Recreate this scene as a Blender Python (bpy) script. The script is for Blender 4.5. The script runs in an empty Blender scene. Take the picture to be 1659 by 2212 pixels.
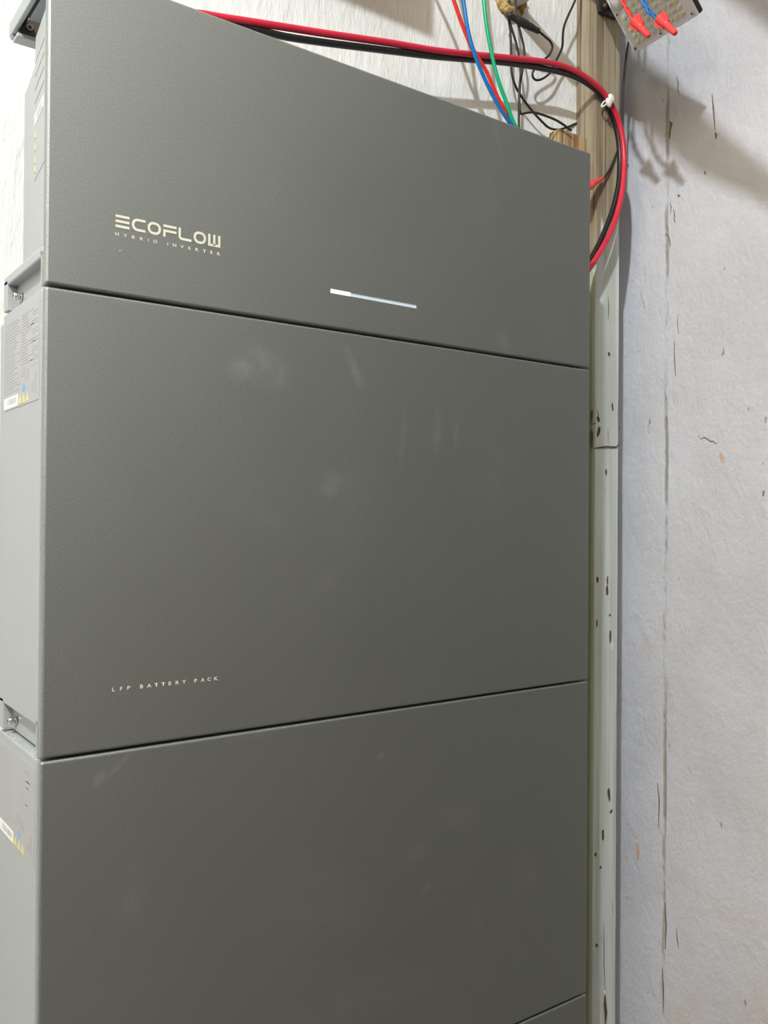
import bpy, bmesh, math, random
from mathutils import Vector, Matrix, noise
random.seed(7)
SC = bpy.context.scene
COL = SC.collection

# ------------------------------------------------------------------ camera
FPX = 1936.0
CAM = Vector((-0.21127, -0.77612, 1.10452))
YAW, PIT, ROL = 0.629256, 0.0081726, 0.0072438
F_ = Vector((math.sin(YAW)*math.cos(PIT), math.cos(YAW)*math.cos(PIT), math.sin(PIT)))
R0 = Vector((math.cos(YAW), -math.sin(YAW), 0)); U0 = R0.cross(F_)
R_ = R0*math.cos(ROL) + U0*math.sin(ROL); U_ = U0*math.cos(ROL) - R0*math.sin(ROL)
cd = bpy.data.cameras.new('camera'); cam = bpy.data.objects.new('camera', cd); COL.objects.link(cam)
cd.sensor_fit = 'VERTICAL'; cd.sensor_height = 24.0; cd.lens = FPX*24.0/2212.0
cd.clip_start = 0.01
M = Matrix.Identity(4)
for i in range(3):
    M[i][0] = R_[i]; M[i][1] = U_[i]; M[i][2] = -F_[i]; M[i][3] = CAM[i]
cam.matrix_world = M
SC.camera = cam

# ------------------------------------------------------------------ world, lamp, exposure
wd = bpy.data.worlds.new('World'); SC.world = wd; wd.use_nodes = True
wd.node_tree.nodes['Background'].inputs[0].default_value = (1.0, 0.80, 0.56, 1)
wd.node_tree.nodes['Background'].inputs[1].default_value = 0.10
LIGHT = Vector((-0.93, -1.17, 2.66))
ld = bpy.data.lights.new('work_lamp', 'POINT'); ld.energy = 160; ld.shadow_soft_size = 0.032
ld.color = (0.90, 0.97, 1.0)
lo = bpy.data.objects.new('work_lamp', ld); COL.objects.link(lo); lo.location = LIGHT
l2 = bpy.data.lights.new('warm_fill_light', 'POINT'); l2.energy = 58; l2.shadow_soft_size = 0.30; l2.color = (1.0, 0.80, 0.54)  # soft warm fill added to lift and tint the shadows
o2 = bpy.data.objects.new('warm_fill_light', l2); COL.objects.link(o2); o2.location = (-1.85, -1.25, 2.00)
SC.view_settings.view_transform = 'Standard'; SC.view_settings.look = 'None'
SC.view_settings.exposure = 0.10; SC.view_settings.gamma = 1.0
SC.view_settings.use_curve_mapping = False

def at(px, py, axis, v):
    """point of the plane {axis = v} measured from a mark in the photograph"""
    d = R_*((px-829.5)/FPX) - U_*((py-1106.0)/FPX) + F_
    return CAM + d*((v-CAM[axis])/d[axis])

# ------------------------------------------------------------------ mesh helpers
def link(name, me, mat=None, parent=None, smooth=False):
    o = bpy.data.objects.new(name, me); COL.objects.link(o)
    if mat is not None and not me.materials: me.materials.append(mat)
    if parent is not None: o.parent = parent
    if smooth:
        for p in me.polygons: p.use_smooth = True
    return o
def obj(name, bm, mat=None, parent=None, smooth=False, recalc=True):
    if recalc: bmesh.ops.recalc_face_normals(bm, faces=bm.faces)
    me = bpy.data.meshes.new(name); bm.to_mesh(me); bm.free()
    return link(name, me, mat, parent, smooth)
def tag(o, label=None, cat=None, group=None, kind=None):
    for k, v in (('label', label), ('category', cat), ('group', group), ('kind', kind)):
        if v: o[k] = v
    return o
def empty(name, loc=(0, 0, 0)):
    o = bpy.data.objects.new(name, None); o.empty_display_size = .05; o.location = loc; COL.objects.link(o); return o
def keep(o, root):
    """child of an Empty that stands at root.location, mesh already in world coordinates"""
    o.parent = root; o.matrix_parent_inverse = Matrix.Translation(root.location).inverted(); return o
def add_box(bm, x0, x1, y0, y1, z0, z1, bev=0, seg=2):
    b = bmesh.new()
    vs = [b.verts.new((x, y, z)) for x in (x0, x1) for y in (y0, y1) for z in (z0, z1)]
    for q in ((0,1,3,2),(4,6,7,5),(0,4,5,1),(2,3,7,6),(0,2,6,4),(1,5,7,3)): b.faces.new([vs[i] for i in q])
    bmesh.ops.recalc_face_normals(b, faces=b.faces)
    if bev: bmesh.ops.bevel(b, geom=list(b.edges), offset=bev, segments=seg, profile=.5, affect='EDGES')
    t = bpy.data.meshes.new('t'); b.to_mesh(t); b.free(); bm.from_mesh(t); bpy.data.meshes.remove(t)
def box(name, dims, mat, parent=None, bev=0, seg=2, smooth=False):
    bm = bmesh.new(); add_box(bm, *dims, bev=bev, seg=seg); return obj(name, bm, mat, parent, smooth)
def spline(pts, n=8):
    P = [Vector(p) for p in pts]; out = []
    for i in range(len(P)-1):
        a = P[i-1] if i else P[0]*2-P[1]; b = P[i]; c = P[i+1]; d = P[i+2] if i+2 < len(P) else P[-1]*2-P[-2]
        for k in range(n):
            t = k/n
            out.append(.5*((2*b)+(c-a)*t+(2*a-5*b+4*c-d)*t*t+(3*b-a-3*c+d)*t**3))
    out.append(P[-1]); return out
def add_tube(bm, path, rad, seg=10, caps=True):
    path = [Vector(p) for p in path]; n = len(path)
    rr = rad if hasattr(rad, '__len__') else [rad]*n
    T = [(path[min(i+1, n-1)]-path[max(i-1, 0)]).normalized() for i in range(n)]
    u = T[0].orthogonal().normalized(); rings = []
    for i in range(n):
        u = (u - T[i]*u.dot(T[i])).normalized(); v = T[i].cross(u)
        rings.append([bm.verts.new(path[i] + (u*math.cos(a)+v*math.sin(a))*rr[i]) for a in [2*math.pi*k/seg for k in range(seg)]])
    for a, b in zip(rings, rings[1:]):
        for k in range(seg): bm.faces.new((a[k], a[(k+1) % seg], b[(k+1) % seg], b[k]))
    if caps: bm.faces.new(rings[0][::-1]); bm.faces.new(rings[-1])
def tube(name, path, rad, mat, parent=None, seg=10):
    bm = bmesh.new(); add_tube(bm, path, rad, seg); return obj(name, bm, mat, parent, True)
def add_ribbon(bm, pts, nrm, w):
    """flat tapered mark on a surface"""
    L = []; n = len(pts)
    for i, p in enumerate(pts):
        d = (pts[min(i+1, n-1)]-pts[max(i-1, 0)]).normalized(); s = d.cross(nrm).normalized()
        k = w*(.25 + .75*math.sin(math.pi*(i+.25)/(n-.5)))*random.uniform(.7, 1.2)*.5
        L.append((bm.verts.new(p-s*k), bm.verts.new(p+s*k)))
    for a, b in zip(L, L[1:]): bm.faces.new((a[0], a[1], b[1], b[0]))
def add_poly(bm, pts, dirv):
    """flat piece with a little thickness along dirv"""
    a = [bm.verts.new(Vector(p)) for p in pts]; b = [bm.verts.new(Vector(p)+Vector(dirv)) for p in pts]
    bm.faces.new(a); bm.faces.new(b[::-1])
    for i in range(len(a)): bm.faces.new((a[i], b[i], b[(i+1) % len(a)], a[(i+1) % len(a)]))

# ------------------------------------------------------------------ material helpers
class N:
    def __init__(s, name):
        s.m = bpy.data.materials.new(name); s.m.use_nodes = True; s.t = s.m.node_tree
        s.b = s.t.nodes['Principled BSDF']; s.tc = s.t.nodes.new('ShaderNodeTexCoord')
    def new(s, k, **kw):
        n = s.t.nodes.new(k)
        for a, v in kw.items(): setattr(n, a, v)
        return n
    def l(s, a, b): s.t.links.new(a, b)
    def set(s, sock, v):
        if hasattr(v, 'is_output') or hasattr(v, 'links'): s.l(v, sock)
        else: sock.default_value = v
    def math(s, op, a, b=None, c=None, clamp=False):
        n = s.new('ShaderNodeMath', operation=op, use_clamp=clamp); s.set(n.inputs[0], a)
        if b is not None: s.set(n.inputs[1], b)
        if c is not None: s.set(n.inputs[2], c)
        return n.outputs[0]
    def coord(s, loc=(0,0,0), rot=(0,0,0), scale=(1,1,1)):
        n = s.new('ShaderNodeMapping'); s.l(s.tc.outputs['Object'], n.inputs[0])
        n.inputs[1].default_value = loc; n.inputs[2].default_value = rot; n.inputs[3].default_value = scale
        return n.outputs[0]
    def noise(s, scale, detail=3, rough=.55, vec=None, dist=0):
        n = s.new('ShaderNodeTexNoise'); n.inputs['Scale'].default_value = scale; n.inputs['Detail'].default_value = detail
        n.inputs['Roughness'].default_value = rough; n.inputs['Distortion'].default_value = dist
        s.l(vec if vec is not None else s.tc.outputs['Object'], n.inputs['Vector']); return n.outputs[0]
    def ramp(s, f, lo, hi, a=0., b=1.):
        n = s.new('ShaderNodeMapRange', interpolation_type='SMOOTHSTEP'); s.set(n.inputs[0], f)
        for i, v in zip((1, 2, 3, 4), (lo, hi, a, b)): n.inputs[i].default_value = v
        return n.outputs[0]
    def mix(s, f, a, b):
        n = s.new('ShaderNodeMix', data_type='RGBA'); s.set(n.inputs[0], f)
        for i, v in ((6, a), (7, b)):
            if isinstance(v, tuple): n.inputs[i].default_value = (*v, 1)
            else: s.l(v, n.inputs[i])
        return n.outputs[2]
    def sep(s):
        n = s.new('ShaderNodeSeparateXYZ'); s.l(s.tc.outputs['Object'], n.inputs[0]); return n.outputs
    def bump(s, h, st, dist=.001):
        n = s.new('ShaderNodeBump'); n.inputs['Strength'].default_value = st; n.inputs['Distance'].default_value = dist
        s.l(h, n.inputs['Height']); s.l(n.outputs[0], s.b.inputs['Normal'])
    def col(s, v):
        if isinstance(v, tuple): s.b.inputs['Base Color'].default_value = (*v, 1)
        else: s.l(v, s.b.inputs['Base Color'])
    def rough(s, v): s.set(s.b.inputs['Roughness'], v)
def plain(name, c, rough=.5, metal=0, var=.12, vs=60, spec=.5):
    n = N(name); k = n.noise(vs)
    n.col(n.mix(k, tuple(x*(1-var) for x in c), tuple(min(1, x*(1+var)) for x in c)))
    n.rough(rough); n.b.inputs['Metallic'].default_value = metal; n.b.inputs['Specular IOR Level'].default_value = spec
    return n.m

def cover_mat(name, blobs):
    """grey-green metallic powder coat with wiped dusty smudges: blobs (x, z, radius x, radius z, turn, strength)"""
    n = N(name)
    sp = n.noise(900, 2, .6); big = n.noise(5, 3)
    c = n.mix(n.ramp(sp, .3, .7), (.325, .346, .345), (.43, .455, .455))
    tot = None
    grain = n.ramp(n.noise(38, 5, .65, dist=.6), .36, .72); fine = n.noise(160, 3)
    for (x, z, rx, rz, turn, st) in blobs:
        mp = n.new('ShaderNodeMapping'); mp.vector_type = 'TEXTURE'; n.l(n.tc.outputs['Object'], mp.inputs[0])
        mp.inputs[1].default_value = (x, 0, z); mp.inputs[2].default_value = (0, turn, 0); mp.inputs[3].default_value = (rx, .1, rz)
        ln = n.new('ShaderNodeVectorMath', operation='LENGTH'); n.l(mp.outputs[0], ln.inputs[0])
        v = n.math('MULTIPLY', n.ramp(ln.outputs['Value'], 1.15, .15), st)
        tot = v if tot is None else n.math('ADD', tot, v)
    tot = n.math('MULTIPLY', tot, n.math('MULTIPLY_ADD', grain, .8, .2), clamp=True)
    tot = n.math('ADD', tot, n.ramp(n.noise(9, 6, .7, dist=1.2), .60, .85, 0, .10), clamp=True)
    n.col(n.mix(tot, c, (.72, .72, .77)))
    n.rough(n.math('MULTIPLY_ADD', big, .05, .585)); n.b.inputs['Metallic'].default_value = 1.0
    n.bump(sp, .06, .0004)
    return n.m

# ---- walls
n = N('white_roughcast'); v = n.coord(scale=(1, 1, .35)); h1 = n.noise(150, 4, .6, v); h2 = n.noise(45, 3, .5, v); pit = n.ramp(n.noise(230, 2), .70, .78)
c = n.mix(n.ramp(n.noise(6, 4), .3, .7), (.79, .80, .795), (.85, .86, .87)); c = n.mix(n.math('MULTIPLY', pit, .35), c, (.35, .32, .24)); n.col(c)
n.rough(.85); n.bump(n.math('ADD', n.math('MULTIPLY', h2, 1.4), h1), .6, .003); WALLB = n.m

YL = at(1438, 1000, 0, 1.02).y          # plaster joint on the right wall
n = N('stained_white_plaster'); v = n.coord(scale=(1, 1, .75)); h1 = n.noise(150, 4, .65, v); h2 = n.noise(55, 3, .5, v)
xyz = n.sep()
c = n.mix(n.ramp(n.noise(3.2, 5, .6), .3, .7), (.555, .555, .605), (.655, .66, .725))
peach = n.math('MULTIPLY', n.ramp(n.noise(5.5, 4, .6, n.coord(loc=(0, 3.1, 1.7))), .56, .74), n.ramp(xyz[2], 1.35, .75))
c = n.mix(n.math('MULTIPLY', peach, .55), c, (.66, .52, .42))
wob = n.noise(9, 4, .6, n.coord(scale=(1, .2, 1)))
d = n.math('ABSOLUTE', n.math('ADD', n.math('SUBTRACT', xyz[1], YL), n.math('MULTIPLY_ADD', wob, .012, -.006)))
line = n.math('MULTIPLY', n.ramp(d, .0052, .0008), n.ramp(n.noise(24, 4, .7, n.coord(scale=(1, 1, .45))), .36, .62))
c = n.mix(n.math('MULTIPLY', line, .75), c, (.25, .22, .15))
spots = n.ramp(n.noise(75, 2, .5, n.coord(loc=(0, 5, 2), scale=(1, 1, .4))), .735, .80)
c = n.mix(n.math('MULTIPLY', spots, .7), c, (.18, .16, .11)); n.col(c); n.rough(.8)
hh = n.math('SUBTRACT', n.math('ADD', n.math('MULTIPLY', h2, 1.6), h1), n.math('MULTIPLY', line, 1.2))
n.bump(hh, .5, .003); WALLR = n.m

# ---- timber
n = N('post_timber'); xyz = n.sep()
g = n.noise(70, 5, .6, n.coord(scale=(1, 1, .025)), .4); g2 = n.noise(190, 3, .6, n.coord(scale=(1, 1, .012)))
wood = n.mix(n.ramp(g, .32, .68), (.165, .125, .080), (.37, .315, .225)); wood = n.mix(n.ramp(g2, .56, .68, 0, .8), wood, (.075, .055, .035))
pb = n.noise(26, 5, .65, n.coord(scale=(1, 1, .5))); ps = n.noise(60, 4, .6, n.coord(scale=(1, 1, .03)))
paint = n.mix(n.ramp(ps, .35, .68), (.68, .74, .74), (.52, .55, .51)); paint = n.mix(n.ramp(n.noise(16, 4, .6, n.coord(scale=(1, 1, .15))), .54, .80, 0, .55), paint, (.50, .45, .36))
paint = n.mix(n.ramp(n.noise(120, 3, .6, n.coord(scale=(1, 1, .08))), .66, .76, 0, .8), paint, (.16, .13, .09))
ZP = at(1315, 505, 1, .1514).z
pm = n.math('ADD', xyz[2], n.math('MULTIPLY_ADD', pb, -.30, .15))
pm = n.ramp(n.math('SUBTRACT', pm, n.math('MULTIPLY', n.math('SUBTRACT', xyz[0], .893), 1.1)), ZP+.022, ZP-.006)
green = n.ramp(xyz[0], .8685, .8628)
paint = n.mix(n.math('MULTIPLY', green, .75), paint, (.34, .40, .22))
n.col(n.mix(pm, wood, paint)); n.rough(.75); n.bump(n.math('ADD', g, g2), .35, .0015); POST = n.m
n = N('raw_timber'); g = n.noise(120, 4, .6, n.coord(scale=(1, 1, .03))); n.col(n.mix(n.ramp(g, .35, .66), (.16, .09, .035), (.52, .38, .21))); n.rough(.75); n.bump(g, .3, .001); RAW = n.m
n = N('caster_timber'); g = n.noise(40, 4, .6, n.coord(scale=(1, .06, .06))); n.col(n.mix(g, (.42, .33, .22), (.56, .46, .32))); n.rough(.8); CASTER = n.m  # timber of the added shadow casters
FLOOR = plain('concrete_floor', (.10, .085, .07), .8, var=.2, vs=12)
DARKPANEL = plain('dark_panel_coat', (.03, .022, .02), .7, vs=10)  # for the added dark panel beyond the right wall
CEIL = plain('ceiling_board', (.86, .77, .60), .9, vs=8)

# ---- device
n = N('body_powder_coat'); sp = n.noise(1100, 2); n.col(n.mix(n.ramp(sp, .3, .7), (.355, .385, .415), (.415, .445, .475))); n.rough(.42); n.b.inputs['Metallic'].default_value = .15; n.bump(sp, .15, .0003); BODY = n.m
DARKGAP = plain('dark_plastic', (.02, .02, .02), .6)
STEEL = plain('screw_steel', (.72, .70, .67), .28, 1, .08)
LABEL = plain('label_foil', (.385, .395, .425), .45, var=.04)
PRINT = plain('label_print', (.355, .365, .398), .5, var=.05)
STICK = plain('white_sticker', (.88, .88, .89), .5, var=.03)
BARC = plain('barcode_grey', (.45, .46, .48), .5)
YEL = plain('warning_yellow', (.66, .60, .20), .5)
BLUEM = plain('notice_blue', (.16, .38, .72), .5)
INK = plain('cream_lettering', (.80, .78, .68), .5, var=.02)
n = N('lit_diffuser'); n.col((.9, .92, .95)); n.rough(.25); n.b.inputs['Emission Color'].default_value = (1, 1, 1, 1); n.b.inputs['Emission Strength'].default_value = 1.6; LIT = n.m
n = N('dim_diffuser'); k = n.noise(40); n.col(n.mix(k, (.50, .56, .62), (.6, .66, .72))); n.rough(.25); n.b.inputs['Emission Color'].default_value = (.72, .84, 1, 1); n.b.inputs['Emission Strength'].default_value = .22; DIM = n.m
DUST = plain('pale_dust', (.55, .56, .56), .9)
# ---- cables
CRED = plain('red_sheath', (.56, .020, .050), .38, var=.15, vs=30)
CBLK = plain('black_sheath', (.010, .011, .012), .42, var=.2, vs=30)
WRED = plain('scarlet_wire', (.66, .030, .025), .35, var=.06)
WBLU = plain('blue_wire', (.002, .14, .45), .35, var=.06)
WGRN = plain('green_wire', (.0, .36, .17), .35, var=.06)
NUT = plain('red_nut_plastic', (.80, .055, .055), .4, var=.05)
TIE = plain('white_nylon', (.85, .84, .80), .4, var=.05)
RUB = plain('black_rubber', (.012, .013, .014), .55, var=.25, vs=200)
PIPE = plain('grey_pvc', (.50, .46, .39), .5, var=.12)
n = N('cured_foam'); k = n.noise(90, 5, .7); n.col(n.mix(n.ramp(k, .35, .65), (.33, .19, .05), (.70, .52, .24))); n.rough(.85); n.bump(n.noise(220, 4), .8, .003); FOAM = n.m
# ---- lamp
BLKP = plain('black_housing', (.022, .022, .024), .4, var=.15)
n = N('lamp_face'); k = n.noise(45, 4); n.col(n.mix(k, (.68, .70, .73), (.80, .82, .85))); n.rough(.22); LFACE = n.m
n = N('clear_lens'); n.col((.82, .83, .83)); n.rough(.10); n.b.inputs['Alpha'].default_value = .5; LENS = n.m
n = N('milky_dome'); n.col((.62, .62, .60)); n.rough(.35); MILK = n.m
CHIP = plain('led_phosphor', (.85, .72, .06), .45, var=.05)
BRASS = plain('brass_screw', (.75, .55, .18), .3, 1)
CRACK = plain('crack_dirt', (.16, .135, .095), .9)
CHIPP = plain('bare_chip', (.10, .065, .04), .9, var=.5, vs=300)
PEEL = plain('peeling_paint', (.74, .80, .78), .7)
RUSTY = plain('rust_mark', (.60, .42, .32), .9)

# ------------------------------------------------------------------ room
YW, XW = .19, 1.02
def struct(name, o): o['kind'] = 'structure'; o.name = name; return o
bm = bmesh.new(); add_box(bm, -2.2, .895, YW, YW+.14, 0, 2.85); add_box(bm, .895, XW, YW+.09, YW+.14, 0, 2.85)
struct('wall_back', obj('wall_back', bm, WALLB))
wr = struct('wall_right', box('wall_right', (XW, XW+.12, -.17, YW+.12, 0, 2.85), WALLR))
struct('added_dark_panel_1', box('added_dark_panel_1', (XW+.03, XW+.07, -1.14, -.17, 0, 2.85), DARKPANEL, bev=.002))  # unseen dark panel added so the covers reflect less light
struct('floor', box('floor', (-2.2, XW+.12, -2.4, YW+.12, -.08, 0), FLOOR))
struct('ceiling', box('ceiling', (-2.2, XW+.12, -2.4, YW+.12, 2.85, 2.93), CEIL))
# unseen rail added above the stack to throw the square shade left of the wires
def shade_pt(px, py, plane_axis, plane_v, axis, v):
    p = at(px, py, plane_axis, plane_v); d = LIGHT-p; return p + d*((v-p[axis])/d[axis])
q = shade_pt(938, 86, 1, YW, 1, 0.0)
bm = bmesh.new(); add_box(bm, -1.2, q.x, 0, .045, q.z, q.z+.17, bev=.002)
for x in (-.9, q.x-.12): add_box(bm, x, x+.03, .01, .035, q.z+.17, 2.85)
struct('shade_caster_1', obj('shade_caster_1', bm, CASTER))
# unseen sloping boards added to cast the shadow bands on the right wall
def shade_board(name, top_px, bot_px, x):
    a = [shade_pt(px, py, 0, XW, 0, x) for px, py in top_px]; b = [shade_pt(px, py, 0, XW, 0, x) for px, py in bot_px]
    bm = bmesh.new(); add_poly(bm, a + b[::-1], (.02, 0, 0)); return struct(name, obj(name, bm, CASTER))
shade_board('shade_caster_2', [(1330, 118), (1445, 210), (1520, 290), (1659, 408), (1900, 600)], [(1330, 215), (1440, 322), (1500, 372), (1659, 448), (1900, 640)], .5)
shade_board('shade_caster_3', [(1640, -420), (1990, -120)], [(1480, -75), (1800, 170)], .5)

# marks on the right wall
def wall_mark(name, px, w, mat):
    bm = bmesh.new(); add_ribbon(bm, [at(x, y, 0, XW-.0004) for x, y in px], Vector((-1, 0, 0)), w)
    return obj(name, bm, mat, wr)
wall_mark('crack', [(1508,940),(1514,949),(1521,945),(1528,948),(1535,954),(1541,953),(1546,959),(1551,956)], .0022, CRACK)
for px, w in (([(1462,165),(1465,182),(1464,192),(1467,205)], .0022), ([(1538,203),(1541,235),(1543,262),(1545,282)], .0028), ([(1545,286),(1547,293),(1546,300)], .0035),
              ([(1447,262),(1450,268),(1447,282),(1446,300)], .005), ([(1455,452),(1457,462),(1456,474),(1459,482)], .0024), ([(1437,505),(1443,508),(1446,518),(1448,534)], .0022), ([(1464,420),(1467,424),(1469,423)], .004),
              ([(1447,437),(1450,447),(1448,462)], .0018), ([(1464,678),(1463,700),(1466,722)], .0014), ([(1456,738),(1457,775),(1459,812)], .0022),
              ([(1440,900),(1441,917)], .0016), ([(1438,975),(1440,982)], .002), ([(1650,1060),(1648,1072)], .003), ([(1461,2005),(1463,2030),(1466,2050)], .0018), ([(1430,2090),(1433,2140),(1432,2190)], .0024),
              ([(1522,370),(1524,377)], .004), ([(1420,1690),(1424,1730),(1422,1790)], .0022), ([(1436,1950),(1439,2000),(1437,2050)], .003)):
    wall_mark('stain_mark', px, w, CRACK)
for px, w in (([(1383,630),(1390,655),(1392,668)], .003), ([(1556,978),(1560,990),(1562,1000)], .006), ([(1646,1000),(1652,1003)], .004), ([(1376,1820),(1378,1840),(1377,1858)], .007)):
    wall_mark('rust_mark', px, w, RUSTY)

# ------------------------------------------------------------------ timber post in the corner
PX0, PX1, PY = .8627, .9222, .1514
bm = bmesh.new(); nz = 150; rings = []
for i in range(nz+1):
    z = 2.85*i/nz
    def jt(k): return noise.noise(Vector((k*7.3, 0, z*9)))*.0009 + noise.noise(Vector((k*3.1, 5, z*38)))*.0007
    c = .0035
    ring = [(PX0+jt(1), YW), (PX0+jt(1), PY+c), (PX0+c+jt(2), PY+jt(5)*.4), (PX1-c*.5+jt(3), PY+jt(6)*.4), (PX1+jt(4), PY+c*.5), (PX1+jt(4), YW)]
    rings.append([bm.verts.new((x, y, z)) for x, y in ring])
for a, b in zip(rings, rings[1:]):
    for k in range(6): bm.faces.new((a[k], a[(k+1) % 6], b[(k+1) % 6], b[k]))
bm.faces.new(rings[0][::-1]); bm.faces.new(rings[-1])
post = tag(obj('timber_post', bm, POST), 'square timber post in the corner, bare wood above and pale paint below', 'post')
def chip(name, cx, cy, w, h, mat, turn=0, nseg=9):
    bm = bmesh.new(); c = at(cx, cy, 1, PY-.0010); s = 1.40/FPX; pts = []
    for k in range(nseg):
        a = 2*math.pi*k/nseg; r = random.uniform(.6, 1.1); u, v2 = math.cos(a)*w*.5*s*r*1.25, math.sin(a)*h*.5*s*r
        pts.append((c.x+u*math.cos(turn)-v2*math.sin(turn), c.y, c.z+u*math.sin(turn)+v2*math.cos(turn)))
    add_poly(bm, pts, (0, .0012, 0)); return obj(name, bm, mat, post)
for a in ((1316,765,6,11,0),(1293,905,6,16,.25),(1294,932,6,28,-.2),(1312,1276,7,26,0),(1291,1252,5,14,.1),(1318,1329,5,6,0),(1319,1372,5,34,-.08),(1290,1345,3,20,0),
          (1316,1715,8,34,.05),(1321,1752,8,6,.7),(1303,1803,6,24,0),(1287,1847,5,10,0),(1298,1874,5,6,0),(1290,2042,5,9,0),(1313,1255,3,20,0),(1324,880,3,24,.2),(1310,1020,3,16,0)):
    chip('paint_chip', *a[:4], CHIPP, a[4])
chip('dark_gouge', 1279, 897, 6, 22, CHIPP); chip('dark_gouge', 1279, 946, 8, 44, CHIPP)
for a in ((1323,1398,6,22,-.1),(1320,1706,6,12,.3),(1307,2145,5,10,0)): chip('peeling_flake', *a[:4], PEEL, a[4])
def post_mark(px, w):
    bm = bmesh.new(); add_ribbon(bm, [at(x, y, 1, PY-.0011) for x, y in px], Vector((0, -1, 0)), w); return obj('crack', bm, CHIPP, post)
post_mark([(1284,968),(1294,967),(1304,966),(1312,965),(1322,966),(1331,966),(1335,962),(1337,957)], .0030)
post_mark([(1304,1992),(1305,2040),(1305,2090),(1307,2140)], .0016); post_mark([(1307,2150),(1307,2170),(1309,2190),(1308,2214)], .006)
post_mark([(1314,640),(1315,665),(1314,690)], .0014); post_mark([(1289,885),(1293,897),(1291,905)], .002); post_mark([(1278,918),(1284,915),(1288,913)], .002)
# short raw batten behind the inverter, against the post
b0 = at(1209, 287, 1, .168); b1 = at(1243, 279, 1, .168)
bm = bmesh.new(); add_box(bm, b0.x, PX0-.001, .168, YW, 0, (b0.z+b1.z)/2, bev=.001)
tag(obj('timber_batten', bm, RAW), 'short orange-brown raw timber batten end between the inverter top and the post', 'batten')

# ------------------------------------------------------------------ lettering
def text_mesh(chars, centres, z0, h, wide, y):
    """chars set one by one on the front, baseline z0"""
    bm = bmesh.new()
    for ch, cx in zip(chars, centres):
        cu = bpy.data.curves.new('t', 'FONT'); cu.body = ch; cu.size = 1; cu.align_x = 'LEFT'; cu.offset = .028; cu.resolution_u = 3
        o = bpy.data.objects.new('t', cu); COL.objects.link(o)
        me = bpy.data.meshes.new_from_object(o.evaluated_get(bpy.context.evaluated_depsgraph_get()))
        bpy.data.objects.remove(o); bpy.data.curves.remove(cu)
        xs = [v.co.x for v in me.vertices]; ys = [v.co.y for v in me.vertices]
        mx = (min(xs)+max(xs))/2; sy = h/(max(ys)-min(ys)); sx = sy*wide
        for v in me.vertices: v.co = Vector((cx+(v.co.x-mx)*sx, y, z0+(v.co.y-min(ys))*sy))
        bm.from_mesh(me); bpy.data.meshes.remove(me)
    return bm
def px_x(px, py): return at(px, py, 1, 0).x
def stroke(bm, path, w, y, closed=False):
    P = [Vector((x, 0, z)) for x, z in path]; n = len(P); L = []
    for i in range(n):
        a = P[(i-1) % n] if closed or i else None; b = P[(i+1) % n] if closed or i < n-1 else None
        d1 = (P[i]-a).normalized() if a is not None else (b-P[i]).normalized()
        d2 = (b-P[i]).normalized() if b is not None else d1
        t = (d1+d2).normalized(); s = Vector((-t.z, 0, t.x)); k = w/2/max(.5, s.dot(Vector((-d1.z, 0, d1.x))))
        L.append([bm.verts.new((P[i].x+s.x*k*q, y, P[i].z+s.z*k*q)) for q in (1, -1)])
    m = n if closed else n-1
    for i in range(m):
        a, b = L[i], L[(i+1) % n]; bm.faces.new((a[0], b[0], b[1], a[1]))
def arc(cx, cz, rx, rz, a0, a1, n=8):
    return [(cx+rx*math.cos(math.radians(a0+(a1-a0)*i/n)), cz+rz*math.sin(math.radians(a0+(a1-a0)*i/n))) for i in range(n+1)]
def logo(y):
    bm = bmesh.new(); z0, z1 = 1.3601, 1.3713; w = .0023; h = w/2; r = .0042
    X = [px_x(230+c/6.144, 500+(c-800)*.03) for c in (118,305,335,518,545,722,752,928,955,1128,1155,1320,1348,1510)]
    a, b = X[0:2]
    for z in (z1-h, (z0+z1)/2, z0+h): stroke(bm, [(a, z), (b, z)], w, y)
    a, b = X[2:4]; l, zb, zt = a+h, z0+h, z1-h
    stroke(bm, [(b, zt), (l+r+.0006, zt)] + arc(l+r, zt-r, r, r, 90, 180) + arc(l+r, zb+r, r, r, 180, 270) + [(l+r+.0006, zb), (b, zb)], w, y)
    for a, b in (X[4:6], X[10:12]):
        l, rr = a+h, b-h; q = min(r, (rr-l)/2-.0003, (zt-zb)/2-.0003)
        stroke(bm, arc(l+q, zt-q, q, q, 90, 180) + arc(l+q, zb+q, q, q, 180, 270) + arc(rr-q, zb+q, q, q, 270, 360) + arc(rr-q, zt-q, q, q, 0, 90), w, y, True)
    a, b = X[6:8]; zm = (z0+z1)/2
    stroke(bm, [(a, zt), (b, zt)], w, y); stroke(bm, [(b, zm), (a+h, zm), (a+h, z0)], w, y)
    a, b = X[8:10]; q = .0026
    stroke(bm, [(a+h, z1)] + arc(a+h+q, zb+q, q, q, 180, 270) + [(b, zb)], w, y)
    a, b = X[12:14]; m = (a+b)/2
    stroke(bm, [(a+h, z1), (a+h, zb), (b-h, zb), (b-h, z1)], w, y); stroke(bm, [(m, zb), (m, z1)], w, y)
    return bm

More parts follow.
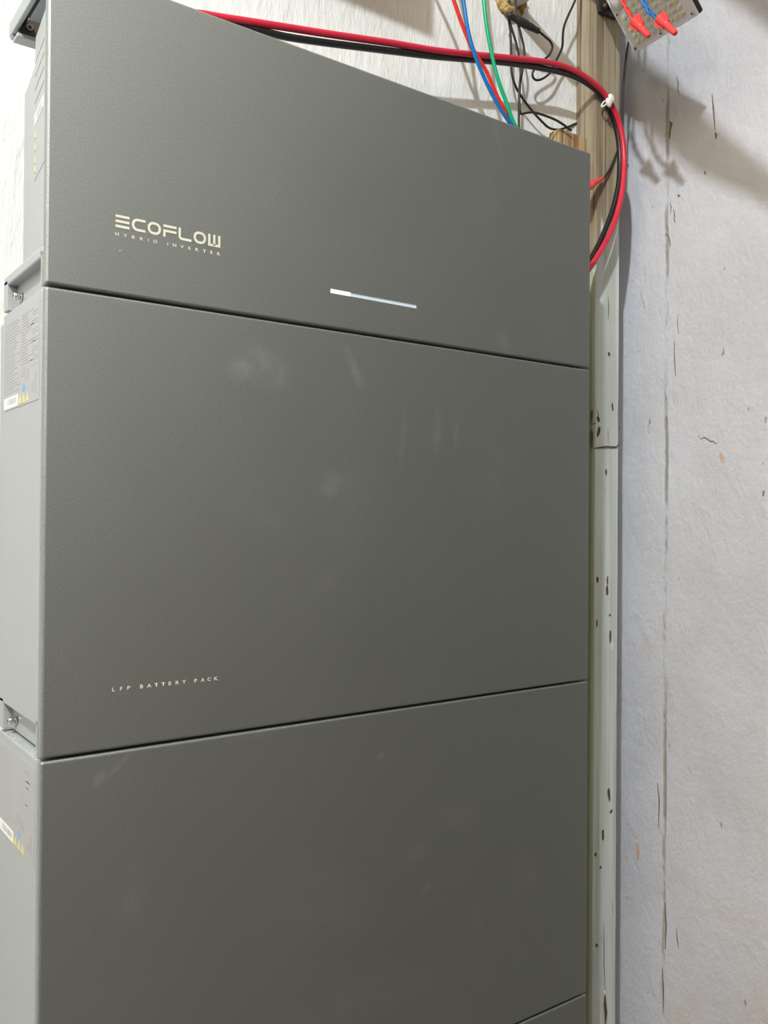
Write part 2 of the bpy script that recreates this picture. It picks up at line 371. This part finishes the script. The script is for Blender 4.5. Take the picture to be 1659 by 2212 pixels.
# ------------------------------------------------------------------ the stack
W = .68
def screw(name, c, r, mat, washers=2):
    """cross-head screw whose head looks to -x; sits on the recessed plate"""
    bm = bmesh.new(); c = Vector(c)
    prof = [(.0085, r*.55), (.0040, r*.55), (.0038, r*1.18), (.0026, r*1.18), (.0024, r*.8), (.0016, r*1.05), (.0006, r*1.05), (.0004, r*.95), (-.0012, r), (-.0028, r*.9), (-.0036, r*.55)]
    if not washers: prof = [(.004, r*.8), (.0005, r), (-.0012, r*.9), (-.0018, r*.5)]
    add_tube(bm, [c+Vector((x, 0, 0)) for x, _ in prof], [q for _, q in prof], 16); s = obj(name, bm, mat, None, False)
    bm = bmesh.new(); x = c.x+prof[-1][0]
    add_box(bm, x-.0002, x+.0004, c.y-r*.5, c.y+r*.5, c.z-r*.1, c.z+r*.1); add_box(bm, x-.0002, x+.0004, c.y-r*.1, c.y+r*.1, c.z-r*.5, c.z+r*.5)
    obj('drive_slot', bm, DARKGAP, s); return s
def cover(z0, z1, mat, root, slot=None):
    bm = bmesh.new(); add_box(bm, 0, W, 0, .0098, z0+.0013, z1-.0013, bev=.0022, seg=3)
    o = obj('front_cover', bm, mat, None)
    if slot:
        bm = bmesh.new(); add_box(bm, *slot); cut = obj('cut', bm)
        md = o.modifiers.new('b', 'BOOLEAN'); md.object = cut; md.solver = 'EXACT'
        me = bpy.data.meshes.new_from_object(o.evaluated_get(bpy.context.evaluated_depsgraph_get()))
        o.modifiers.clear(); o.data = me; bpy.data.objects.remove(cut)
    return keep(o, root)
def lower_parts(bm, z0):
    """stepped foot of a unit: recessed plate between front and rear rims"""
    add_box(bm, .009, W-.009, .0125, .140, z0+.0016, z0+.031)
    add_box(bm, .0, W, .1295, .1425, z0+.0016, z0+.031, bev=.0008, seg=1)
    add_box(bm, .0, W, .0112, .0146, z0+.0016, z0+.031)
def battery(z0, blobs, label):
    z1 = z0+.4; root = empty('battery_pack', (W/2, .08, z0)); tag(root, label, 'battery', 'battery packs stacked under the inverter')
    cover(z0, z1, cover_mat('cover_coat', blobs), root)
    bm = bmesh.new(); add_box(bm, 0, W, .0112, .1425, z0+.0268, z1-.0012, bev=.0012, seg=2); lower_parts(bm, z0)
    keep(obj('body', bm, BODY), root)
    keep(box('seam_gasket', (.0015, W-.0015, .0096, .0114, z0+.003, z1-.003), DARKGAP), root)
    keep(box('back_plate', (.001, W-.001, .1443, .1575, z0+.008, z1-.008), BODY, bev=.001), root)
    keep(box('wall_bracket', (.05, W-.05, .1425, YW, z0+.06, z1-.06), DARKGAP), root)
    s = keep(screw('clamp_screw', (.0045, .1140, z0+.0122), .0036, STEEL), root); tag(s, 'bright steel cross-head screw with washers')
    s = keep(screw('cover_screw', (.0068, .0195, z0+.0098), .0026, STEEL, 0), root)
    lb = keep(box('rating_label', (-.0004, .001, .0155, .1362, z0+.3052, z0+.3902), LABEL), root); tag(lb, 'grey foil rating label with small print')
    def stick(name, pieces, mat, x=-.00055):
        bm = bmesh.new()
        for y0, y1, a, b in pieces: add_box(bm, x, .0, y0, y1, z0+a, z0+b)
        o = obj(name, bm, mat); o.parent = lb; return o
    rows = []
    for i in range(26):
        a = .3865-i*.0026
        if a < .316: break
        rows.append((.134-random.uniform(.030, .055), .134, a-.0009, a)); 
        if i < 18: rows.append((.058-random.uniform(.0, .03), .074, a-.0008, a))
        if i < 20 and i % 3: rows.append((.020, .045-random.uniform(0, .012), a-.0007, a))
    stick('small_print', rows, PRINT)
    stick('print_box', [(.062, .073, .3305, .3390), (.048, .060, .326, .3355), (.075, .082, .325, .328), (.024, .030, .314, .330), (.033, .038, .314, .322)], PRINT)
    st = stick('white_sticker', [(.0845, .1355, .3066, .3170)], STICK)
    stick('barcode', [(.0895+k*.0027, .0895+k*.0027+random.choice((.0010, .0017)), .3096, .3148) for k in range(13)], BARC, -.00075)
    for y in (.0773, .0648, .0523):
        bm = bmesh.new(); add_poly(bm, [(-.0006, y-.0047, z0+.3072), (-.0006, y+.0047, z0+.3072), (-.0006, y, z0+.3152)], (.0004, 0, 0)); o = obj('warning_triangle', bm, YEL); o.parent = lb
    bm = bmesh.new(); add_poly(bm, [(-.0006, .0648+.0044*math.cos(a*math.pi/10), z0+.3206+.0040*math.sin(a*math.pi/10)) for a in range(20)], (.0004, 0, 0))
    o = obj('notice_disc', bm, BLUEM); o.parent = lb
    cx = [px_x(220+c/5.925, 1490-(c-150)*.0186) for c in (150,247,343,508,605,697,785,870,965,1052,1200,1290,1373,1460)]
    o = keep(obj('lettering', text_mesh('LFPBATTERYPACK', cx, z0+.0518, .0034, 1.25, -.00025), INK, recalc=False), root); tag(o, 'cream LFP BATTERY PACK lettering')
    bm = bmesh.new()
    for k in range(150):
        y, x = random.uniform(.017, .128), random.uniform(.0008, .008); s = random.choice((.0002, .0003, .0004, .0007)); t = z1-.0011
        add_poly(bm, [(x+s*math.cos(a), y+s*1.5*math.sin(a), t) for a in (0, 1.3, 2.4, 3.6, 5)], (0, 0, .0003))
    keep(tag(obj('dust', bm, DUST), kind='stuff'), root)
    return root
BX = lambda px, py: (at(px, py, 1, 0).x, at(px, py, 1, 0).z)
def blobs(L): return [(*BX(px, py), rx, rz, t, s) for px, py, rx, rz, t, s in L]
battery(.9, blobs([(575,795,.034,.024,.2,.42),(520,800,.018,.016,0,.25),(765,795,.008,.030,-.45,.42),(715,1045,.020,.018,.5,.30),(870,945,.006,.045,.1,.22),(945,930,.010,.030,.1,.22),(985,935,.006,.028,.1,.2),(700,1260,.030,.012,-.6,.16),(1060,1030,.06,.06,0,.10),(560,1120,.05,.03,.4,.08),(760,1120,.05,.09,0,.09)]),
        'dark grey battery pack directly under the inverter, LFP BATTERY PACK lettering in view')
battery(.5, blobs([(215,1680,.006,.010,.5,.4),(255,1655,.020,.004,-.7,.3),(820,1635,.010,.004,-.6,.45),(560,1585,.05,.006,-.15,.15),(990,1765,.04,.02,.3,.16),(285,1930,.016,.034,.1,.18),(890,1850,.045,.010,-.4,.14),(700,1950,.08,.05,.2,.10),(920,1920,.010,.006,-.5,.25),(1130,1900,.03,.05,0,.12),(800,2150,.1,.03,0,.10)]),
        'dark grey battery pack in the middle of the stack, scuffed along its top left edge')
battery(.1, blobs([(1150,2300,.05,.03,0,.1)]), 'lowest dark grey battery pack, only its top right corner in view')

# ---- inverter
z0, z1 = 1.3, 1.58
inv = tag(empty('hybrid_inverter', (W/2, .08, z0)), 'dark grey hybrid inverter on top of the stack with cream logo and light bar', 'inverter')
SL = (.2837, .3965, 1.3369, 1.3413)
cover(z0, z1, cover_mat('cover_coat', blobs([(1090,740,.012,.030,-.5,.22),(1075,300,.006,.03,-.4,.22),(1050,420,.03,.05,.3,.10),(1190,690,.04,.03,0,.10),(260,541,.0018,.001,0,1.0),(820,560,.1,.06,0,.05)])), inv, (SL[0], SL[1], -.01, .0022, SL[2], SL[3]))
bm = bmesh.new()
def prism(bm, pts, za, zb):      # plan outline (x, y) extruded in z, mirrored for both flanks
    add_poly(bm, [(x, y, za) for x, y in pts] + [(W-x, y, za) for x, y in pts[::-1]], (0, 0, zb-za))
prism(bm, [(.0035, .0112), (.0113, .0820)], z0+.03, z0+.2475)
keep(obj('body', bm, BODY), inv)
keep(box('neck', (.030, W-.030, .0112, .0820, z0+.245, z0+.272), BODY), inv)
bm = bmesh.new(); prism(bm, [(.0116, .0825), (.0192, .1500)], z0+.03, z0+.222); prism(bm, [(.0116+.004, .0825), (.0192+.004, .1460)], z0+.221, z0+.230)
hs = keep(obj('heat_sink_casing', bm, BODY), inv)
bm = bmesh.new(); add_box(bm, 0, W, .0112, .1425, z0+.0262, z0+.0355, bev=.0015); lower_parts(bm, z0); keep(obj('bottom_flange', bm, BODY), inv)
keep(box('seam_gasket', (.0015, W-.0015, .0096, .0114, z0+.003, z1-.003), DARKGAP), inv)
keep(box('wall_bracket', (.05, W-.05, .1425, YW, z0+.04, z1-.06), DARKGAP), inv)
tag(keep(screw('clamp_screw', (.0045, .1105, z0+.0125), .0036, STEEL), inv), 'bright steel cross-head screw with washers')
keep(screw('cover_screw', (.0068, .0205, z0+.0118), .0026, STEEL, 0), inv)
bm = bmesh.new(); add_box(bm, SL[0]+.0002, SL[0]+.0255, .0010, .0040, SL[2]+.0001, SL[3]-.0001); lb = keep(obj('lit_light_bar', bm, LIT), inv); tag(lb, 'glowing white end of the status bar')
bm = bmesh.new(); add_box(bm, SL[0]+.0255, SL[1]-.0002, .0010, .0040, SL[2]+.0001, SL[3]-.0001); lb = keep(obj('dim_light_bar', bm, DIM), inv); tag(lb, 'pale blue-grey unlit status bar')
o = keep(obj('logo', logo(-.00025), INK, recalc=False), inv); tag(o, 'cream angular logo lettering')
cx = [px_x(230+c/6.144, 505+(c-140)*.0305) for c in (140,248,355,465,555,648,812,902,1003,1100,1200,1300,1393,1488)]
o = keep(obj('lettering', text_mesh('HYBRIDINVERTER', cx, 1.3527, .0029, 1.3, -.00025), INK, recalc=False), inv); tag(o, 'small cream HYBRID INVERTER lettering')
# rating label on the tapered flank
def flank(y, off=.0004): return .0035 + (y-.0112)*(.0113-.0035)/(.0820-.0112) - off
def on_flank(name, pts, mat, parent, off):
    bm = bmesh.new(); add_poly(bm, [(flank(y, off), y, z) for y, z in pts], (.0004, 0, 0)); o = obj(name, bm, mat); o.parent = parent; o.matrix_parent_inverse = Matrix.Translation(inv.location).inverted() if parent is inv else Matrix.Identity(4); return o
rl = on_flank('rating_label', [(.020, 1.4135), (.081, 1.4135), (.081, 1.543), (.020, 1.543)], LABEL, inv, .0003); tag(rl, 'grey foil label strip on the flank')
on_flank('white_sticker', [(.032, 1.4640), (.0812, 1.4640), (.0812, 1.4745), (.032, 1.4745)], STICK, rl, .0006)
on_flank('barcode', [(.040, 1.4665), (.066, 1.4665), (.066, 1.4720), (.040, 1.4720)], BARC, rl, .0008)
for z in (1.4545, 1.4430, 1.4315, 1.4230):
    on_flank('warning_triangle', [(.0725, z-.003), (.0790, z-.003), (.0758, z+.004)], YEL, rl, .0007)
for k in range(4): on_flank('small_print', [(.030, 1.485+k*.0125), (.080, 1.485+k*.0125), (.080, 1.4857+k*.0125), (.030, 1.4857+k*.0125)], PRINT, rl, .0006)
# hanging ear at the upper rear corner
keep(box('hanging_ear', (.0, .0045, .0112, .1335, 1.5660, 1.5798), BODY, bev=.0010), inv)
keep(box('ear_rail', (.0010, .05, .1245, .1335, 1.5640, 1.5795), BODY, bev=.0010), inv)
keep(box('top_plate', (.0085, W-.0085, .0112, .0960, 1.5690, 1.5785), BODY, bev=.0008), inv)
keep(box('ear_gap', (.0045, .0090, .0120, .1230, 1.5720, 1.5785), DARKGAP), inv)
keep(box('ear_lip', (.0015, .045, .1085, .1245, 1.5575, 1.5612), BODY, bev=.0008), inv)
bm = bmesh.new(); add_box(bm, .0035, .045, .1120, .1240, 1.5608, 1.5790, bev=.0015)
keep(obj('clamp_recess', bm, plain('bronze_dark', (.075, .062, .045), .45, .5)), inv)
q = at(64, 60, 1, .1118)
bm = bmesh.new(); add_tube(bm, [q+Vector((0, .003, 0)), q-Vector((0, .0015, 0))], .0034, 14); o = keep(obj('socket_screw', bm, plain('dark_steel', (.3, .3, .3), .35, 1)), inv)
bm = bmesh.new(); add_tube(bm, [q, q-Vector((0, .0018, 0))], .0017, 6); obj('socket', bm, DARKGAP, o)

# ------------------------------------------------------------------ thick cables
def path(px, ys, n=8):
    """marks of the photograph set at their depth (y) behind the front"""
    if not hasattr(ys, '__len__'): ys = [ys]*len(px)
    return spline([at(x, y, 1, d) for (x, y), d in zip(px, ys)], n)
def px_path(px, ys, head=(), tail=(), n=8):
    """as path(), with world points added in front of and behind the marks"""
    if not hasattr(ys, '__len__'): ys = [ys]*len(px)
    P = [Vector(p) for p in head] + [at(x, y, 1, d) for (x, y), d in zip(px, ys)] + [Vector(p) for p in tail]; Q = [P[0]]
    for a, b in zip(P, P[1:]):
        k = int((b-a).length/.10)
        Q += [a.lerp(b, (i+1)/(k+1)) for i in range(k)] + [b]
    return spline(Q, n)
def up_from(p0, p1, y, k=.13):
    a, b = at(*p0, 1, y), at(*p1, 1, y); q = a + (a-b).normalized()*k
    return [(q.x-.01, y+.03, 2.84), (q.x-.008, y+.02, q.z+.16), (q.x, y+.008, q.z)]
def lerp_list(vals, n):
    out = []
    for i in range(n):
        t = i/(n-1)*(len(vals)-1); k = min(int(t), len(vals)-2); out.append(vals[k]+(vals[k+1]-vals[k])*(t-k))
    return out
RP = [(300,24),(370,26),(430,30),(480,38),(560,50),(700,72),(850,94),(940,109),(1022,118),(1106,126),(1190,136),(1245,155),(1287,183),(1312,211),(1334,255),(1345,300),(1348,340),(1348,367),(1344,410),(1335,454),(1321,497),(1301,536),(1275,577),(1248,612)]
BP = [(370,34),(440,44),(500,53),(560,66),(620,80),(700,92),(850,111),(940,122),(1022,129),(1106,137),(1190,151),(1245,167),(1287,194),(1309,222),(1328,263),(1336,300),(1339,334),(1339,367),(1336,401),(1325,449),(1310,490),(1293,529),(1274,562),(1246,600)]
tag(tube('red_cable', px_path(RP, lerp_list([.142, .142, .142, .140, .138, .134, .120, .110], len(RP)), [(.085, .150, 1.54), (.10, .149, 1.60)], [(.674, .100, 1.40)]), .0043, CRED, seg=12), 'thick crimson power cable arching across the wall and looping down past the post', 'cable')
tag(tube('black_cable', px_path(BP, lerp_list([.1455, .1455, .1460, .1455, .1445, .1432, .131, .118], len(BP)), [(.135, .152, 1.54), (.145, .151, 1.60)], [(.674, .108, 1.385)]), .0043, CBLK, seg=12), 'thick black power cable running beside the crimson one', 'cable')
# white nylon tie where both cables pass the post
tie = empty('cable_tie', at(1315, 220, 1, .132)); tag(tie, 'white nylon tie clamping the thick red and black cables on the post', 'cable tie')
c = at(1313, 219, 1, .1335); d = (at(1334, 255, 1, .137)-at(1287, 185, 1, .137)).normalized(); side = d.cross(Vector((0, -1, 0))).normalized()
bm = bmesh.new()
ring = [c + side*(.0098*math.cos(a)) + Vector((0, .0065*math.sin(a)+.004, 0)) for a in [2*math.pi*k/24 for k in range(24)]]
for k in range(24):
    a, b = ring[k], ring[(k+1) % 24]; add_tube(bm, [a-d*.0001, b-d*.0001], .0015, 6)
keep(obj('band', bm, TIE, None, True), tie)
for nm, off in (('lock_head', -.0048), ('tail', .0052)):
    b = bmesh.new(); bmesh.ops.create_icosphere(b, subdivisions=3, radius=1)
    for v in b.verts:
        q = v.co.copy(); k = 1+.12*noise.noise(q*2+Vector((off*900, 0, 0)))
        v.co = c + side*off + Vector((0, -.004, 0)) + (side*q.x*.0050 + d*q.z*.0070 + Vector((0, 1, 0))*q.y*.0042 + side*q.z*.0015)*k
    keep(obj(nm, b, TIE, None, True), tie)

# ------------------------------------------------------------------ three coloured wires into the inverter top
tag(tube('blue_wire', px_path([(992,-60),(1001,0),(1009,55),(1023,111),(1045,166),(1073,222),(1098,261),(1125,300)], .124, up_from((992,-60), (1001,0), .124), [(.700, .122, 1.530)]), .0027, WBLU), 'blue insulated wire dropping behind the inverter top edge', 'wire', 'coloured wires into the inverter')
tag(tube('red_wire', px_path([(962,-50),(980,0),(995,44),(1015,94),(1033,126),(1051,155),(1070,200),(1090,238),(1108,268),(1130,300)], .131, up_from((962,-50), (980,0), .131, .08), [(.712, .128, 1.530)]), .0027, WRED), 'thin bright red wire crossing behind the blue wire above the inverter', 'wire', 'coloured wires into the inverter')
tag(tube('green_wire', px_path([(1042,-60),(1045,0),(1051,55),(1062,116),(1076,172),(1092,216),(1110,266),(1130,300)], .124, up_from((1042,-60), (1045,0), .124), [(.706, .128, 1.530)]), .0027, WGRN), 'green insulated wire dropping behind the inverter top edge', 'wire', 'coloured wires into the inverter')

# ------------------------------------------------------------------ pipe stub with foam and thin black leads
pc = at(1098, 2, 1, YW); pipe = empty('wall_pipe', pc); tag(pipe, 'grey plastic pipe stub foamed into the white wall at the top edge', 'pipe')
bm = bmesh.new(); add_tube(bm, [(pc.x, YW+.02, pc.z), (pc.x, YW-.11, pc.z)], .0150, 24, False); add_tube(bm, [(pc.x, YW-.11, pc.z), (pc.x, YW+.02, pc.z)], .0130, 24, False)
keep(obj('pipe_wall', bm, PIPE, None, True, recalc=False), pipe)
bm = bmesh.new(); nu, nv = 40, 14; G = []
for i in range(nu):
    a = 2*math.pi*i/nu; row = []
    for j in range(nv):
        b = 2*math.pi*j/nv; k = 1 + .55*noise.noise(Vector((math.cos(a)*2.3, math.sin(a)*2.3, j*.35))) + .3*noise.noise(Vector((math.cos(a)*6, math.sin(a)*6, j*.7)))
        rr = .0175 + .0085*k*math.cos(b)
        row.append(bm.verts.new((pc.x + rr*math.cos(a)*1.08, YW - .003 - .0125*k*max(math.sin(b), -.3), pc.z + rr*math.sin(a))))
    G.append(row)
for i in range(nu):
    for j in range(nv): bm.faces.new((G[i][j], G[(i+1) % nu][j], G[(i+1) % nu][(j+1) % nv], G[i][(j+1) % nv]))
keep(obj('foam_collar', bm, FOAM, None, True), pipe)
def lead(name, px, ys, label, r=.0017, head=(), tail=()):
    return tag(tube(name, px_path(px, ys, head, tail), r, RUB, seg=8), label, 'cable', 'thin black leads hanging on the white wall')
l1 = lead('black_lead', [(1163,67),(1176,78),(1189,90),(1193,103),(1186,119),(1174,130),(1158,145),(1150,160),(1156,172),(1170,171),(1188,157),(1203,127),(1214,103),(1216,75),(1219,55),(1229,30),(1243,-2),(1250,-40)], lerp_list([.150, .158, .165, .165, .160, .155], 18), 'thin black lead curling from the barrel connector into a small loop', tail=[(.852, .172, 2.15), (.850, .180, 2.84)])
lead('black_lead', [(1094,28),(1100,50),(1103,80),(1104,120),(1105,155),(1113,185),(1130,214),(1150,240),(1170,262),(1186,276),(1205,280),(1225,275),(1246,266)], lerp_list([.168, .170, .174, .190], 13), 'thin black lead sagging lowest, from the pipe to the post')
lead('black_lead', [(1096,30),(1104,58),(1114,90),(1121,122),(1125,150),(1123,185),(1121,230),(1121,275),(1122,310)], .166, 'thin black lead hanging straight down behind the inverter edge')
lead('black_lead', [(1112,-30),(1114,10),(1117,40),(1124,70),(1131,100),(1133,125),(1128,155),(1122,190),(1122,225),(1125,245),(1136,244),(1152,243),(1175,249),(1200,259),(1218,270),(1234,282)], .160, 'thin black lead with a sharp kink just above the inverter edge', head=[(.725, .180, 2.84), (.727, .172, 2.15)])
# barrel connector
A, B = at(1096, 31, 1, .160), at(1164, 68, 1, .150); s = 1.33/FPX
prof = [(0, 4), (.06, 6.5), (.24, 6.0), (.30, 7.5), (.42, 9.2), (.62, 9.0), (.66, 7.4), (.70, 8.2), (.80, 7.2), (.86, 6.2), (.90, 6.8), (1.0, 5.8)]
con = empty('barrel_connector', A); tag(con, 'black barrel connector hanging below the foamed pipe', 'connector')
bm = bmesh.new(); add_tube(bm, [A.lerp(B, t) for t, _ in prof], [r*s*.95 for _, r in prof], 16); keep(obj('housing', bm, RUB, None, False), con)
bm = bmesh.new(); add_tube(bm, [A.lerp(B, .985), A.lerp(B, 1.012)], 3.4*s, 12); keep(obj('socket_end', bm, DARKGAP), con)

# ------------------------------------------------------------------ LED lamp on the post
P1 = at(1372, 115, 0, .910); P2 = at(1507, 33, 0, .872); ew = (P2-P1); LW = ew.length; ew.normalize()
dr = R_*((1310-829.5)/FPX) - U_*((0-1106.0)/FPX) + F_; t = (P1-CAM).dot(ew)/dr.dot(ew); P3 = CAM+dr*t
eu = (P3-P1); eu = (eu-ew*eu.dot(ew)).normalized(); en = ew.cross(eu).normalized()
if en.dot(CAM-P1) < 0: en = -en
LH = .165
def lp(a, b, c=0): return P1 + ew*(a*LW) + eu*b + en*c
lamp = tag(empty('solar_lamp', lp(.5, 0)), 'clear-fronted LED lamp with rows of small lenses fixed to the post top', 'lamp')
def slab(name, a0, a1, b0, b1, c0, c1, mat, bev=.0015):
    bm = bmesh.new(); add_box(bm, a0, a1, b0, b1, c0, c1, bev=bev)
    Mx = Matrix((( *[ew[0], eu[0], en[0]], P1[0]), (*[ew[1], eu[1], en[1]], P1[1]), (*[ew[2], eu[2], en[2]], P1[2]), (0, 0, 0, 1)))
    bmesh.ops.transform(bm, matrix=Mx, verts=bm.verts); return keep(obj(name, bm, mat), lamp)
slab('front_panel', .0012, LW-.0012, .001, LH, -.004, 0, LFACE)
slab('back_shell', 0, LW, 0, LH, -.014, -.0042, BLKP, .003)
slab('face_rim', .0005, LW-.0005, 0, .0028, -.004, .0012, LFACE, .0006)
slab('face_rim', .0, .0028, 0, LH, -.004, .0012, LFACE, .0006)
slab('face_rim', LW-.0028, LW, 0, LH, -.004, .0012, LFACE, .0006)
rotm = Matrix((( ew[0], eu[0], en[0]), (ew[1], eu[1], en[1]), (ew[2], eu[2], en[2]))).to_4x4()
b = bmesh.new(); bmesh.ops.create_uvsphere(b, u_segments=14, v_segments=8, radius=1); bmesh.ops.delete(b, geom=[v for v in b.verts if v.co.z < -.05], context='VERTS')
for v in b.verts: v.co = Vector((v.co.x*.0056, v.co.y*.0045, max(0, v.co.z)*.0042))
bmesh.ops.transform(b, matrix=rotm, verts=b.verts)
lme = bpy.data.meshes.new('led_lens'); b.to_mesh(lme); b.free(); lme.materials.append(LENS)
for p in lme.polygons: p.use_smooth = True
b = bmesh.new(); add_box(b, -.0015, .0015, -.0015, .0015, .0028, .0043); bmesh.ops.transform(b, matrix=rotm, verts=b.verts)
cme = bpy.data.meshes.new('led_chip'); b.to_mesh(cme); b.free(); cme.materials.append(CHIP)
pit_ = LW/11.0; first = True
for j in range(16):
    for i in range(9):
        a, bb = (i+1.35)*pit_, (j+1.3)*.0100
        if bb > LH-.012: continue
        if i < 2 and 4.2 < j < 8.0: continue
        o = link('led_lens', lme); keep(o, lamp); o.location = lp(a/LW, bb, .0001)
        ch = link('led_chip', cme); ch.parent = o; ch.location = (0, 0, 0)
b = bmesh.new(); bmesh.ops.create_uvsphere(b, u_segments=24, v_segments=12, radius=1)
sc_ = lp(.125, .0765, 0)
for v in b.verts: v.co = sc_ + rotm.to_3x3() @ Vector((v.co.x*.0125, v.co.y*.0125, v.co.z*.0075))
keep(obj('motion_sensor', b, MILK, None, True), lamp)
for a, bb in ((.045, .006), (.045, .062), (.47, .0055), (.955, .006), (.955, .062)):
    bm = bmesh.new(); add_tube(bm, [lp(a, bb, -.001), lp(a, bb, .0016)], .0030, 14); s_ = keep(obj('corner_screw', bm, STEEL), lamp)
    bm = bmesh.new(); add_tube(bm, [lp(a, bb, .0012), lp(a, bb, .0019)], .0016, 8); k_ = obj('screw_recess', bm, BLKP); k_.parent = s_
# black bracket screwed to the post face
def pf(x, y, d=0): q = at(x, y, 1, PY-.002); return Vector((q.x, PY-.0015-d, q.z))
bm = bmesh.new(); add_poly(bm, [pf(1289,-70), pf(1289,14), pf(1292,26), pf(1300,31), pf(1326,43), pf(1337,40), pf(1337,-70)], (0, -.005, 0)); br = keep(obj('bracket', bm, BLKP), lamp)
bm = bmesh.new(); q = pf(1301, 16, .005); add_tube(bm, [q+Vector((0, .002, 0)), q+Vector((0, -.0018, 0))], [.0042, .0036], 16); o = obj('bracket_screw', bm, BRASS); o.parent = br
q = lp(.1, .075, -.012); w0 = pf(1325, 10, .004)
bm = bmesh.new(); add_tube(bm, [w0, w0.lerp(q, .5)+Vector((0, -.004, 0)), q], .006, 10); keep(obj('bracket_arm', bm, BLKP, None, True), lamp)
# lamp lead running down the corner to a red boot
lw = tag(empty('lamp_lead', at(1303, 386, 1, .140)), 'thin black lamp lead running down the post corner into a red boot', 'cable')
lead_px = [(1366,60),(1357,95),(1352,130),(1347,180),(1345,230),(1343,280),(1337,315),(1329,338),(1318,364),(1305,384),(1296,390)]
keep(tube('lead', path(lead_px, [.165,.155,.1490,.1490,.1494,.1494,.1494,.1494,.148,.145,.143]), .0017, RUB, seg=8), lw)
A, B = at(1303, 385, 1, .145), at(1262, 407, 1, .128); ax = [(0, 3.2), (.08, 4.2), (.35, 5.2), (.5, 6.4), (.62, 9), (1, 11)]
bm = bmesh.new(); add_tube(bm, [A.lerp(B, t) for t, _ in ax], [r*1.36/FPX for _, r in ax], 16); o = keep(obj('red_boot', bm, NUT, None, True), lw); tag(o, 'bright red tapered boot')

# ------------------------------------------------------------------ twisted wire pairs with red twist-on caps
def twisted(kind, px, depth, mat, label):
    root = tag(empty(kind, at(*px[-1], 0, depth)), label, 'wire')
    core = spline([at(x, y, 0, depth) for x, y in px], 10); n = len(core)
    for ph in (0, math.pi):
        out = []
        for i, c in enumerate(core):
            tn = (core[min(i+1, n-1)]-core[max(i-1, 0)]).normalized(); u = tn.cross(Vector((1, 0, 0))).normalized(); v = tn.cross(u)
            f = max(0, (i-20)/(n-21)); r = .0019 + .008*max(0, .42-f); a = ph + 16*max(0, f-.35)
            out.append(c + (u*math.cos(a)+v*math.sin(a))*r)
        keep(tube('strand', out, .0018, mat, seg=8), root)
    return root
def wire_nut(a, b, depth, label, rmax=11.5):
    A, B = at(*a, 0, depth), at(*b, 0, depth); d = (B-A).normalized(); s = 1.24/FPX
    root = tag(empty('wire_nut', A), label, 'wire connector', 'red twist-on wire caps in front of the lamp')
    prof = [(0, 9.6), (.06, 10.2), (.30, 9.2), (.42, 8.6), (.46, 7.6), (.90, 6.2), (.97, 5.6), (1, 3.5)]
    bm = bmesh.new(); add_tube(bm, [A.lerp(B, t) for t, _ in prof], [r*s for _, r in prof], 24); keep(obj('cap', bm, NUT, None, False), root)
    u = d.cross(Vector((1, 0, 0))).normalized(); v = d.cross(u)
    for sg in (1, -1):
        bm = bmesh.new(); w = u*sg; base = A.lerp(B, .02); L = (B-A).length
        pts = [base + w*(r*s) + d*(t*L) for r, t in ((8.5, -.02), (15.5, -.06), (15.0, .14), (9.5, .42), (8.0, .42))]
        add_poly(bm, [p - v*.0018 for p in pts], v*.0036); keep(obj('wing', bm, NUT), root)
    bm = bmesh.new(); add_tube(bm, [A.lerp(B, -.012), A.lerp(B, .01)], 7.0*s, 16); keep(obj('mouth', bm, plain('nut_mouth', (.25, .02, .02), .6)), root)
    return root
DX = .805
twisted('red_twisted_wires', [(1325,-700),(1330,-300),(1338,-60),(1341,-25),(1347,4),(1357,24),(1371,45)], DX, WRED, 'pair of red wires twisted together in front of the lamp')
twisted('blue_twisted_wires', [(1350,-700),(1362,-300),(1376,-60),(1382,-25),(1391,5),(1404,26),(1424,41)], DX, WBLU, 'pair of blue wires twisted together in front of the lamp')
wire_nut((1370, 44), (1402, 79), DX, 'red wire nut on the twisted red wires')
wire_nut((1424, 39), (1460, 73), DX, 'red wire nut on the twisted blue wires')
